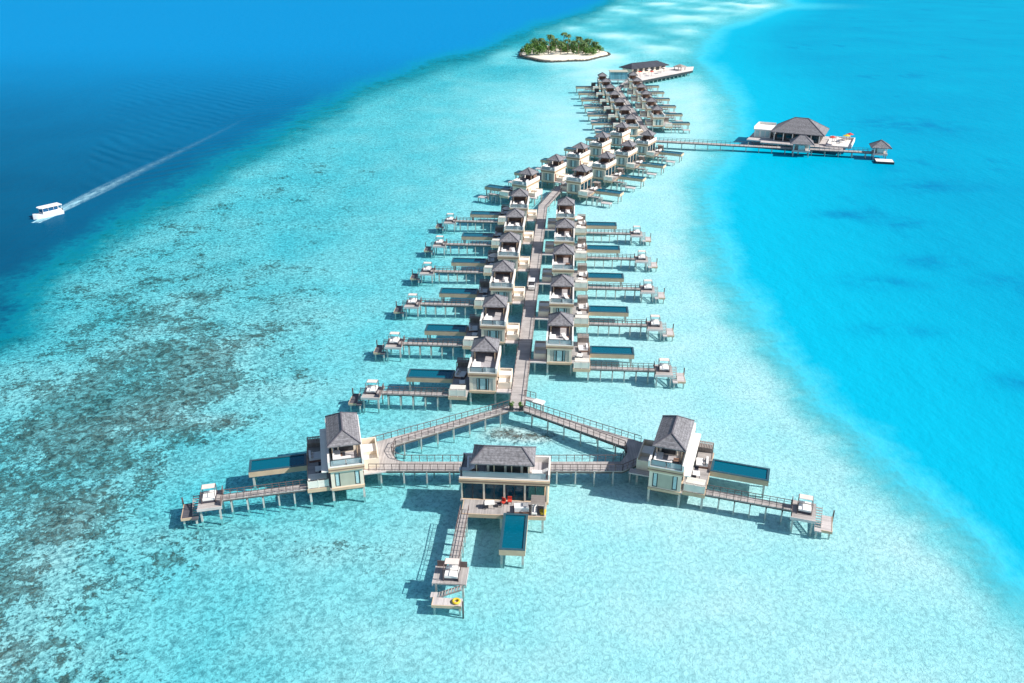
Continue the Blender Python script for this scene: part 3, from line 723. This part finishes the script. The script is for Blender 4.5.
def fields(x, y):
    lx, rx = xat(LE, y), xat(RE, y)
    sc_ = 1 + max(0, y-150)/250
    wob = fbm(x, y, 14*sc_, 4)*3.2*min(sc_, 5)+fbm(x+99, y, 3.5*sc_, 4)*1.6*min(sc_, 4)
    dl = x-lx+wob-2; dr = rx-x+wob*.7              # >0 inside the reef flat
    ocean = 1-sm(-13*min(sc_,3), 9*min(sc_,2.2), dl)
    lag = 1-sm(-10*min(sc_,3), 7*min(sc_,3), dr)
    base = 0
    # how teal (deeper) the flat is: pale on the right, deeper on the left
    t = sm(20, -75, x-(.12*(y-110) if y > 110 else 0)*.6)
    far_pale = sm(180, 400, y)
    depth = 1.2 + 2.5*t*(1-.2*far_pale) + sm(330, 620, y)*(1.5+2.6*fbm(x*1.0, y*.45+7, 40, 5))
    for bx,by,sx,sy,a in BL:
        g = math.exp(-((x-bx)/sx)**2-((y-by)/sy)**2); depth -= a*1.0*g
    depth = max(.35, depth)
    depth += .55*fbm(x, y+50, 22*sc_, 5)*(.25+.75*t+.5*far_pale*(1-t)) if True else 0
    depth = max(.5, depth)
    flat = depth
    depth = depth*(1-ocean)+40*ocean
    if lag > 0:
        dd = 7+3*sm(0, 70, -dr)
        hz = 0
        for bx,by,sx,sy,a in BL: hz = max(hz, a*math.exp(-((x-bx)/sx)**2-((y-by)/sy)**2))
        lg = lag*(1-.75*hz)
        depth = depth*(1-lg)+dd*lg
    reef = 0
    for bx,by,sx,sy,a in REEF:
        reef += a*math.exp(-((x-bx)/sx)**2-((y-by)/sy)**2)
    reef += .45*sm(-20, -70, x)*(1-sm(220,420,y))
    reef = min(1.5, reef)*(1-ocean)
    mix = max(ocean, lg if lag > 0 else 0)
    away = sm(4, 75, -dr)
    flat = max(.6, flat-1.45*min(1, reef)*(1-mix))
    zs = -(.38*flat + 5.5*sm(.78, 1.0, mix))
    weed = min(1, sum(math.exp(-((x-bx)/sx)**2-((y-by)/sy)**2) for bx,by,sx,sy in WEED)) if x > 50 else 0
    return weed, ocean, lag, reef*(1-mix), flat, mix, away, zs
ys = [-60]; 
while ys[-1] < 4200:
    y = ys[-1]; ys.append(y + (3 if y < 60 else max(1.1, (y+28)**2/66500*1.3)))
NX = 300
mx_cols = [i/NX*2-1 for i in range(NX+1)]
verts_w, verts_s, D, OC, LG, RF = [], [], [], [], [], []
FL = []; MI = []; AW = []
for y in ys:
    hw = 150+max(0, y)*.95
    for c in mx_cols:
        x = c*hw+8
        d, oc, lg, rf_, fl_, mi_, aw_, zs_ = fields(x, y); MI.append(mi_); AW.append(aw_)
        verts_w.append((x, y, 0)); verts_s.append((x, y, zs_))
        D.append(d); OC.append(oc); LG.append(lg); RF.append(rf_); FL.append(fl_)
faces = [(j*(NX+1)+i, j*(NX+1)+i+1, (j+1)*(NX+1)+i+1, (j+1)*(NX+1)+i) for j in range(len(ys)-1) for i in range(NX)]
def sheet(name, vs, attrs):
    me = bpy.data.meshes.new(name); me.from_pydata(vs, [], faces)
    for k, vals in attrs.items():
        a = me.attributes.new(k, 'FLOAT', 'POINT'); a.data.foreach_set('value', vals)
    for p in me.polygons: p.use_smooth = True
    return link(name, me)
A = dict(weed=D, ocean=OC, lagoon=LG, reef=RF, flat=FL, deepmix=MI, away=AW)
seabed = sheet('seabed', verts_s, A); seabed['kind'] = 'structure'
water = sheet('water', verts_w, A); water['kind'] = 'structure'

# seabed material: pale sand, coral patches, speckle painted for rubble and caustic light
m, nt, out = new_mat('seabed'); L = nt.links.new
tc = node(nt, 'ShaderNodeTexCoord')
def attr(nt, n): a = node(nt, 'ShaderNodeAttribute'); a.attribute_name = n; return a.outputs['Fac']
def tnoise(nt, scale, det=4, rough=.55, sx=1, sy=1, dist=0):
    mp = node(nt, 'ShaderNodeMapping'); mp.inputs['Scale'].default_value = (sx, sy, 1)
    nt.links.new(tcn.outputs['Object'], mp.inputs[0])
    n = node(nt, 'ShaderNodeTexNoise'); n.inputs['Scale'].default_value = scale; n.inputs['Detail'].default_value = det; n.inputs['Roughness'].default_value = rough; n.inputs['Distortion'].default_value = dist
    nt.links.new(mp.outputs[0], n.inputs['Vector']); return n.outputs['Fac']
def mth(nt, op, a, b=None, c=None, clamp=False):
    n = node(nt, 'ShaderNodeMath'); n.operation = op; n.use_clamp = clamp
    for i, v in enumerate((a, b, c)):
        if v is None: continue
        if isinstance(v, (int, float)): n.inputs[i].default_value = v
        else: nt.links.new(v, n.inputs[i])
    return n.outputs[0]
def mrange(nt, v, a, b, c, d, smooth=False):
    n = node(nt, 'ShaderNodeMapRange')
    if smooth: n.interpolation_type = 'SMOOTHSTEP'
    nt.links.new(v, n.inputs['Value'])
    for k, q in zip(('From Min','From Max','To Min','To Max'), (a,b,c,d)):
        if isinstance(q, (int, float)): n.inputs[k].default_value = q
        else: nt.links.new(q, n.inputs[k])
    return n.outputs['Result']
def mixc(nt, f, a, b, mode='MIX'):
    n = node(nt, 'ShaderNodeMix'); n.data_type = 'RGBA'; n.blend_type = mode
    if isinstance(f, (int, float)): n.inputs[0].default_value = f
    else: nt.links.new(f, n.inputs[0])
    for k, q in ((6, a), (7, b)):
        if isinstance(q, tuple): n.inputs[k].default_value = (*q, 1)
        else: nt.links.new(q, n.inputs[k])
    return n.outputs[2]
tcn = tc
reef = attr(nt, 'reef')
big = tnoise(nt, .11, 8, .68, dist=.4)
med = tnoise(nt, .6, 6, .7)
fine = tnoise(nt, 1.9, 5, .78, dist=.5)
vo = node(nt, 'ShaderNodeTexVoronoi'); vo.inputs['Scale'].default_value = 1.3; L(tc.outputs['Object'], vo.inputs['Vector'])
# patches where the reef field and noise agree
thr = mth(nt, 'SUBTRACT', .60, mth(nt, 'MULTIPLY', reef, .108))
s1 = mth(nt, 'ADD', mth(nt, 'ADD', mth(nt, 'MULTIPLY', big, .38), mth(nt, 'MULTIPLY', med, .32)), mth(nt, 'MULTIPLY', fine, .30))
patch = mrange(nt, mth(nt, 'SUBTRACT', s1, thr), -.012, .03, 0, 1, True)
patch = mth(nt, 'MULTIPLY', patch, mrange(nt, reef, 0, .25, 0.0, 1))
mot = tnoise(nt, .75, 5, .7, dist=1.0)
rubble = mrange(nt, fine, .42, .66, 1.0, 0.5)
rub = mrange(nt, med, .35, .68, 1.12, .78)
leftness = mth(nt, 'MAXIMUM', mrange(nt, attr(nt, 'flat'), 1.3, 3.4, 0.0, 1.0), mth(nt, 'MINIMUM', mth(nt, 'MULTIPLY', reef, 2.0), 1.0))
sand = mixc(nt, leftness, (.88,.86,.82), (.82,.82,.77))
spk = mixc(nt, mth(nt, 'MULTIPLY', mrange(nt, leftness, 0, 1, .36, 1.0), mrange(nt, fine, .48, .59, 0, 1)), sand, (.20,.26,.28))
sp2 = mixc(nt, mth(nt, 'MULTIPLY', mrange(nt, leftness, 0, 1, .22, .95), mrange(nt, mot, .47, .64, 0, .8)), spk, (.22,.29,.30))
coral = mixc(nt, mrange(nt, fine, .43, .58, 0, 1), (.018,.02,.022), (.26,.165,.125))
knot = mrange(nt, mot, .40, .56, .30, 1.0)
colr = mixc(nt, mth(nt, 'MULTIPLY', mth(nt, 'MULTIPLY', patch, knot), .96), sp2, coral)
b = node(nt, 'ShaderNodeBsdfDiffuse'); L(colr, b.inputs[0])
bp = node(nt, 'ShaderNodeBump'); bp.inputs['Strength'].default_value = .8; bp.inputs['Distance'].default_value = .3
L(mth(nt,'ADD',fine,mth(nt,'MULTIPLY',patch,.6)), bp.inputs['Height']); L(bp.outputs[0], b.inputs['Normal'])
L(b.outputs[0], out.inputs[0]); seabed.data.materials.append(m)

# water: clear film that takes the red out of light in proportion to depth, with body colour of the deep parts
m, nt, out = new_mat('water'); L = nt.links.new
tcn = node(nt, 'ShaderNodeTexCoord')
ocean, lag = attr(nt,'ocean'), attr(nt,'lagoon')
dmix = attr(nt, 'deepmix')
brk = mth(nt, 'SUBTRACT', mth(nt, 'ADD', mth(nt, 'MULTIPLY', tnoise(nt, .5, 6, .75), .6), mth(nt, 'MULTIPLY', tnoise(nt, .13, 5, .65), .4)), .5)
par = mth(nt, 'MULTIPLY', dmix, mth(nt, 'SUBTRACT', 1.0, dmix))
dm = mth(nt, 'ADD', dmix, mth(nt, 'MULTIPLY', mth(nt, 'MULTIPLY', brk, par), mrange(nt, ocean, 0, .02, 4.5, 9.0)), clamp=True)
dn = mth(nt, 'MULTIPLY', attr(nt, 'flat'), mrange(nt, tnoise(nt, .07, 5, .6), .3, .7, .8, 1.25))
dn = mth(nt, 'ADD', dn, mth(nt, 'MULTIPLY', dm, 2.0))
comb = node(nt, 'ShaderNodeCombineXYZ')
for i, k in enumerate((.31, .050, .024)):
    e = mth(nt, 'POWER', 2.71828, mth(nt, 'MULTIPLY', dn, -k)); L(e, comb.inputs[i])
tr = node(nt, 'ShaderNodeBsdfTransparent'); L(comb.outputs[0], tr.inputs[0])
opac = mrange(nt, dm, .02, .65, .03, 1.0)
lagcol = mixc(nt, mrange(nt, tnoise(nt, .02, 6, .6), .25, .75, 0, 1), (.0,.32,.49), (.0,.265,.44))
lagcol = mixc(nt, attr(nt, 'away'), (.0,.40,.57), lagcol)
spots = mrange(nt, tnoise(nt, .035, 5, .6, 1, .6), .60, .70, 0, .4, True)
lagcol = mixc(nt, mth(nt,'MULTIPLY',spots,attr(nt,'away')), lagcol, (.0,.17,.36))
lagcol = mixc(nt, mth(nt, 'MULTIPLY', attr(nt,'weed'), mrange(nt, tnoise(nt, .12, 6, .65), .40, .6, .1, .75)), lagcol, (.0,.17,.36))
lagcol = mixc(nt, mrange(nt, dm, .1, .95, 0, 1), (.13,.66,.72), lagcol)
oc = mixc(nt, mrange(nt, tnoise(nt, .012, 4, .5), .3, .7, 0, 1, True), (.0,.052,.115), (.0,.085,.175))
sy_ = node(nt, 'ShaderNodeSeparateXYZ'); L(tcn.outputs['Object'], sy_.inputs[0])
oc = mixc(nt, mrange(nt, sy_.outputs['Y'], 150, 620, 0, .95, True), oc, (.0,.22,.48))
oc = mixc(nt, mrange(nt, dm, .35, 1, 0, 1), (.0,.27,.35), oc)
bodyc = mixc(nt, mrange(nt, ocean, .0, .02, 0, 1), lagcol, oc)
df = node(nt, 'ShaderNodeBsdfDiffuse'); L(bodyc, df.inputs[0])
m1 = node(nt, 'ShaderNodeMixShader'); L(opac, m1.inputs[0]); L(tr.outputs[0], m1.inputs[1]); L(df.outputs[0], m1.inputs[2])
gl = node(nt, 'ShaderNodeBsdfGlossy'); gl.inputs['Roughness'].default_value = .2; gl.inputs[0].default_value = (.55,.85,1,1)
fr = node(nt, 'ShaderNodeFresnel'); fr.inputs[0].default_value = 1.33
# ripples; the boat's trailing waves are a fan of crests behind it
w1 = tnoise(nt, .9, 4, .6, 1, .7); w2 = tnoise(nt, .22, 3, .5, 1, .5)
hgt = mth(nt, 'ADD', mth(nt,'MULTIPLY',w1,.25), mth(nt,'MULTIPLY',w2,.6))
sp = node(nt, 'ShaderNodeSeparateXYZ'); L(tcn.outputs['Object'], sp.inputs[0])
yy = mth(nt, 'SUBTRACT', sp.outputs['Y'], 216.0); xx = mth(nt, 'SUBTRACT', sp.outputs['X'], -116.5)
xx = mth(nt, 'SUBTRACT', xx, mth(nt, 'MULTIPLY', yy, .04))
ax = mth(nt, 'ABSOLUTE', xx)
arm = mrange(nt, mth(nt, 'DIVIDE', ax, mth(nt, 'MAXIMUM', yy, 1.0)), .34, .42, 1, 0, True)
arm = mth(nt, 'MULTIPLY', arm, mrange(nt, yy, 5, 40, 0, 1)); arm = mth(nt, 'MULTIPLY', arm, mrange(nt, yy, 140, 260, 1, 0))
ph = mth(nt, 'SINE', mth(nt, 'ADD', mth(nt, 'MULTIPLY', mth(nt, 'ADD', yy, mth(nt, 'MULTIPLY', ax, -.9)), .85), mth(nt, 'MULTIPLY', tnoise(nt, .05, 3, .5), 9)))
arm = mth(nt, 'MULTIPLY', arm, mrange(nt, tnoise(nt, .03, 2, .5), .35, .65, .2, 1.4))
hgt = mth(nt, 'ADD', hgt, mth(nt, 'MULTIPLY', mth(nt, 'MULTIPLY', ph, arm), .3))
bp = node(nt, 'ShaderNodeBump'); bp.inputs['Strength'].default_value = .5; bp.inputs['Distance'].default_value = .8; L(hgt, bp.inputs['Height'])
L(bp.outputs[0], gl.inputs['Normal']); L(bp.outputs[0], fr.inputs['Normal']); L(bp.outputs[0], df.inputs['Normal'])
m2 = node(nt, 'ShaderNodeMixShader'); L(mth(nt, 'MINIMUM', mth(nt, 'MULTIPLY', fr.outputs[0], .8), .045), m2.inputs[0]); L(m1.outputs[0], m2.inputs[1]); L(gl.outputs[0], m2.inputs[2])
L(m2.outputs[0], out.inputs[0]); water.data.materials.append(m)

# ------------------------------------------------------------------ boat and wake
root = link('motor_boat', None); root.location = (-118.6,211.0,0); root.scale = (.8,.62,.92); root.rotation_euler = (0,0,R(-38)); tag(root, 'white covered passenger boat crossing the deep blue water', 'boat')
# bow towards -Y
def hull(name, mat, secs, top):
    v = []; f = []; n = len(secs)
    for (y, w, zt) in secs: v += [(-w,y,zt),(-w*.75,y,-.3),(w*.75,y,-.3),(w,y,zt)]
    for i in range(n-1):
        a = i*4; b = a+4
        f += [(a,b,b+1,a+1),(a+1,b+1,b+2,a+2),(a+2,b+2,b+3,a+3),(a+3,b+3,b,a)]
    f += [(0,1,2,3),(4*n-1,4*n-2,4*n-3,4*n-4)]
    mb = MB(); mb._add(v, f); return mb.mesh(name, mat)
link('hull', hull('hull','boat_white',[(-6.6,.06,1.5),(-5.2,.9,1.3),(-3.2,1.5,1.1),(0,1.75,1.0),(5.2,1.65,1.0)],1), root)
cab = link('cabin', MB().box(-1.35,1.35,-3.0,4.4,1.0,1.7).mesh('cabin','boat_white'), root)
link('window', MB().box(-1.36,1.36,-2.9,3.0,1.703,2.55).mesh('window','boat_window'), root)
link('windscreen', MB().box(-1.2,1.2,-3.1,-2.95,1.5,2.6).mesh('windscreen','boat_window'), root)
for x in (-1.4,1.4):
    for y in (-3.0,-.8,1.4,3.4,4.6): link('roof_post', MB().box(x-.05,x+.05,y-.05,y+.05,1.0,2.7).mesh('roof_post','boat_white'), root)
link('roof', MB().prism([(-1.0,-4.1),(1.0,-4.1),(1.6,-3.2),(1.65,4.9),(-1.65,4.9),(-1.6,-3.2)],2.7,2.88).mesh('roof','boat_white'), root)
link('outboard_engine', MB().box(-.3,.3,5.2,5.7,.2,1.3).mesh('outboard_engine','dark_frame'), root)
# foam
m, nt, out = new_mat('foam'); L = nt.links.new
tcn = node(nt, 'ShaderNodeTexCoord'); df = node(nt, 'ShaderNodeBsdfDiffuse'); df.inputs[0].default_value = (.45,.80,.92,1)
tr = node(nt, 'ShaderNodeBsdfTransparent'); mx_ = node(nt, 'ShaderNodeMixShader')
den = attr(nt, 'foam_amount')
f1 = mrange(nt, tnoise(nt, .8, 5, .65, 1, .35), .35, .62, 0, 1)
L(mth(nt, 'MULTIPLY', den, mth(nt, 'ADD', mth(nt,'MULTIPLY',f1,.75), .25), clamp=True), mx_.inputs[0]); L(tr.outputs[0], mx_.inputs[1]); L(df.outputs[0], mx_.inputs[2]); L(mx_.outputs[0], out.inputs[0])
vs = []; dens = []; fs = []; NW = 12; NL = 90
for j in range(NL+1):
    t = j/NL; y = 205+150*t; w = 2.4+3.6*min(1, t*5)-2.6*t; cx_ = -118.6+(y-212)*.075+4*math.sin(t*2.4)*t
    for i in range(NW+1):
        u = i/NW*2-1; vs.append((cx_+u*w/1.0*.6, y, .02))
        edge = max(0, 1-abs(u))**.6
        near = math.exp(-t*9); arms = math.exp(-((abs(u)-.62)/.2)**2)*near*1.2
        core = math.exp(-(u/.4)**2)*(1.3*math.exp(-t*7)+.24*(1-t)**1.4)*min(1, (y-204)/5)
        dens.append(min(1, (arms+core)*min(1, edge*2)))
for j in range(NL):
    for i in range(NW): a = j*(NW+1)+i; fs.append((a, a+1, a+NW+2, a+NW+1))
me = bpy.data.meshes.new('wake'); me.from_pydata(vs, [], fs); a = me.attributes.new('foam_amount','FLOAT','POINT'); a.data.foreach_set('value', dens); me.materials.append(m)
wk = link('boat_wake', me); tag(wk, 'pale foam wake trailing behind the white boat', 'wake', kind='stuff')

# ------------------------------------------------------------------ island
def island_mesh(name, sx, sy, z0, z1, mat, seed, n=60, rings=1, top=None):
    v = []; f = []; prof = [(1.0, z0), (.97, z1)] + ([(.9, z1+.3), (.6, z1+.6), (.25, z1+.8)] if top else [])
    for k, (s, z) in enumerate(prof):
        for i in range(n):
            a = 2*math.pi*i/n; r = s*(1+.05*math.sin(3*a+seed)+.04*math.sin(7*a+2*seed)+(.02*random.uniform(-1,1) if not top else 0))
            v.append((r*sx*math.cos(a), r*sy*math.sin(a), z))
    for k in range(len(prof)-1):
        for i in range(n): f.append((k*n+i, k*n+(i+1)%n, (k+1)*n+(i+1)%n, (k+1)*n+i))
    f.append(tuple(range((len(prof)-1)*n, len(prof)*n)))
    me = bpy.data.meshes.new(name); me.from_pydata(v, [], f); me.materials.append(MAT[mat]); return me
IC = (31, 556)
o = link('island', island_mesh('island', 27, 38, -3, .75, 'island_sand', 1.3, top=True)); o.location = (*IC, 0); tag(o, 'small sandy island behind the villas', 'island', kind='structure')
rb = bmesh.new(); rnd = random.Random(3)
for i in range(260):
    a = 2*math.pi*i/260; r = (1+.05*math.sin(3*a+1.3)+.04*math.sin(7*a+2.6))
    m4 = Matrix.Translation((r*27.2*math.cos(a), r*38.4*math.sin(a), rnd.uniform(-.1,.35))) @ Matrix.Rotation(rnd.uniform(0,3),4,'Z') @ Matrix.Diagonal((rnd.uniform(.7,1.2),rnd.uniform(.7,1.2),rnd.uniform(.35,.65),1))
    bmesh.ops.create_icosphere(rb, subdivisions=1, radius=1.0, matrix=m4)
me = bpy.data.meshes.new('rock_rim'); rb.to_mesh(me); rb.free(); me.materials.append(MAT['rock'])
o = link('rock_rim', me); o.location = (*IC, 0); tag(o, 'dark rocks piled round the shore of the island', 'rocks', kind='stuff')
def palm(seed, h):
    rnd = random.Random(seed); P = []
    lean = Vector((rnd.uniform(-.12,.12), rnd.uniform(-.12,.12)))*h
    mb = MB(); n = 7; k = 6
    pts = [Vector((lean.x*(i/n)**1.6, lean.y*(i/n)**1.6, h*i/n)) for i in range(n+1)]
    v = []; f = []
    for i, p in enumerate(pts):
        r = .28*(1-.55*i/n)
        for j in range(k): v.append((p.x+r*math.cos(6.283*j/k), p.y+r*math.sin(6.283*j/k), p.z))
    for i in range(n):
        for j in range(k): f.append((i*k+j, i*k+(j+1)%k, (i+1)*k+(j+1)%k, (i+1)*k+j))
    mb._add(v, f); P.append(('trunk', None, mb.mesh('trunk','palm_trunk'), None))
    top = pts[-1]; v = []; f = []
    for q in range(20):
        a = 6.283*q/20+rnd.uniform(-.2,.2); up = rnd.uniform(-.3,1.0); L_ = rnd.uniform(2.8,3.7)
        d = Vector((math.cos(a), math.sin(a), 0)); s = Vector((-d.y, d.x, 0)); prev = None
        for t in range(7):
            u = t/6; c = top + d*L_*u*(1-.12*u) + Vector((0,0,up*L_*.55*u - 2.6*u*u*.8))
            w = .55*math.sin(math.pi*min(1,u*.9+.08))
            k0 = len(v); v += [tuple(c-s*w+Vector((0,0,-w*.5))), tuple(c), tuple(c+s*w+Vector((0,0,-w*.5)))]
            if prev is not None: f += [(prev,prev+1,k0+1,k0),(prev+1,prev+2,k0+2,k0+1)]
            prev = k0
    me = bpy.data.meshes.new('crown'); me.from_pydata(v, [], f); me.materials.append(MAT['palm_leaf']); P.append(('crown', None, me, None))
    return P
rnd = random.Random(11); slots = []
order = ['first','second','third','fourth','fifth','sixth','seventh','eighth','ninth','tenth','eleventh','twelfth','thirteenth','fourteenth','fifteenth','sixteenth']
px_ = [(a_,b_,c_*(.62+.3*((a_*7+b_*3)%5)/5)) for a_,b_,c_ in [(-15,8,6),(-12,-4,9),(-9,-16,12.5),(-6,10,9),(-4,-8,10),(-1.5,-18,11),(1,4,12),(3,-12,13),(5,14,11),(7,-6,9.5),(9,-18,10),(11,6,12.5),(13,-10,8),(15,10,8),(17.5,0,9),(19.5,-6,7)]]
for i, (x, y, h) in enumerate(px_):
    place('palm%d' % i, (lambda i=i, h=h: palm(i, h)), 'palm_tree', (IC[0]+x, IC[1]+y, 1.5), 0, 'slim coconut palm on the island, %s from the left' % order[i], 'palm tree', 'palms on the island')
def bush(i, r, h):
    P = []
    P.append(('foliage', None, leafball(r, h, 420, .42, 50+i, mat='bush_leaf'), None))
    st = MB()
    for q in range(4): st.bar((0,0,0), (math.cos(q*1.6)*r*.4, math.sin(q*1.6)*r*.4, h*.5), .12)
    P.append(('stem', None, st.mesh('stem','palm_trunk'), None)); return P
k = 0
for row, yy in enumerate((-17, -5, 8, 21)):
    nn = (9, 10, 9, 8)[row]
    for c in range(nn):
        x = -24+48*(c+.5)/nn + rnd.uniform(-1.3,1.3); y = yy+rnd.uniform(-4,4)
        if row == 0 and c in (3,4): continue
        if (x/25.5)**2+(y/34)**2 > .95: x *= .8; y *= .85
        i = k % 6; k += 1
        nm = ('front','second','third','back')[row]
        place('bush%d' % i, (lambda i=i: bush(i, 3.0+.5*(i%3), 3.6+.7*(i%4))), 'shrub', (IC[0]+x, IC[1]+y, 1.5), rnd.uniform(0,6), 'round green shrub on the island, %s from the left in the %s line of bushes' % (order[c], nm), 'shrub', 'shrubs on the island')

# ------------------------------------------------------------------ light, sky, camera
w = bpy.data.worlds.new('World'); sc.world = w; w.use_nodes = True
nt = w.node_tree; bg = nt.nodes['Background']; sky = nt.nodes.new('ShaderNodeTexSky'); sky.sky_type = 'NISHITA'; sky.sun_disc = False
EL = 41.5
sd = Vector((.97, -.22, 0)).normalized()       # horizontal direction towards the sun
sky.sun_elevation = R(EL); sky.sun_rotation = math.atan2(sd.x, sd.y)
sky.air_density = 1.0; sky.dust_density = .6
nt.links.new(sky.outputs[0], bg.inputs[0]); bg.inputs[1].default_value = .095
sl = bpy.data.lights.new('sun', 'SUN'); sl.energy = 4.9; sl.angle = R(.5); sl.color = (1, .96, .90)
so = link('sun', sl); so.location = (0, 0, 200)
tosun = Vector((sd.x*math.cos(R(EL)), sd.y*math.cos(R(EL)), math.sin(R(EL))))
so.rotation_euler = tosun.to_track_quat('Z', 'Y').to_euler()
cam = bpy.data.cameras.new('camera'); co = link('camera', cam); sc.camera = co
cam.sensor_width = 36; cam.lens = 850/1024*36; cam.clip_end = 9000; cam.clip_start = 1
co.location = (0, 0, 64); co.rotation_euler = (math.pi/2-math.atan(401.5/850), 0, 0)
sc.view_settings.view_transform = 'Standard'; sc.view_settings.look = 'None'; sc.view_settings.gamma = 1; sc.view_settings.exposure = 0.4
sc.cycles.transparent_max_bounces = 16; sc.cycles.max_bounces = 6
sc.cycles.use_denoising = True
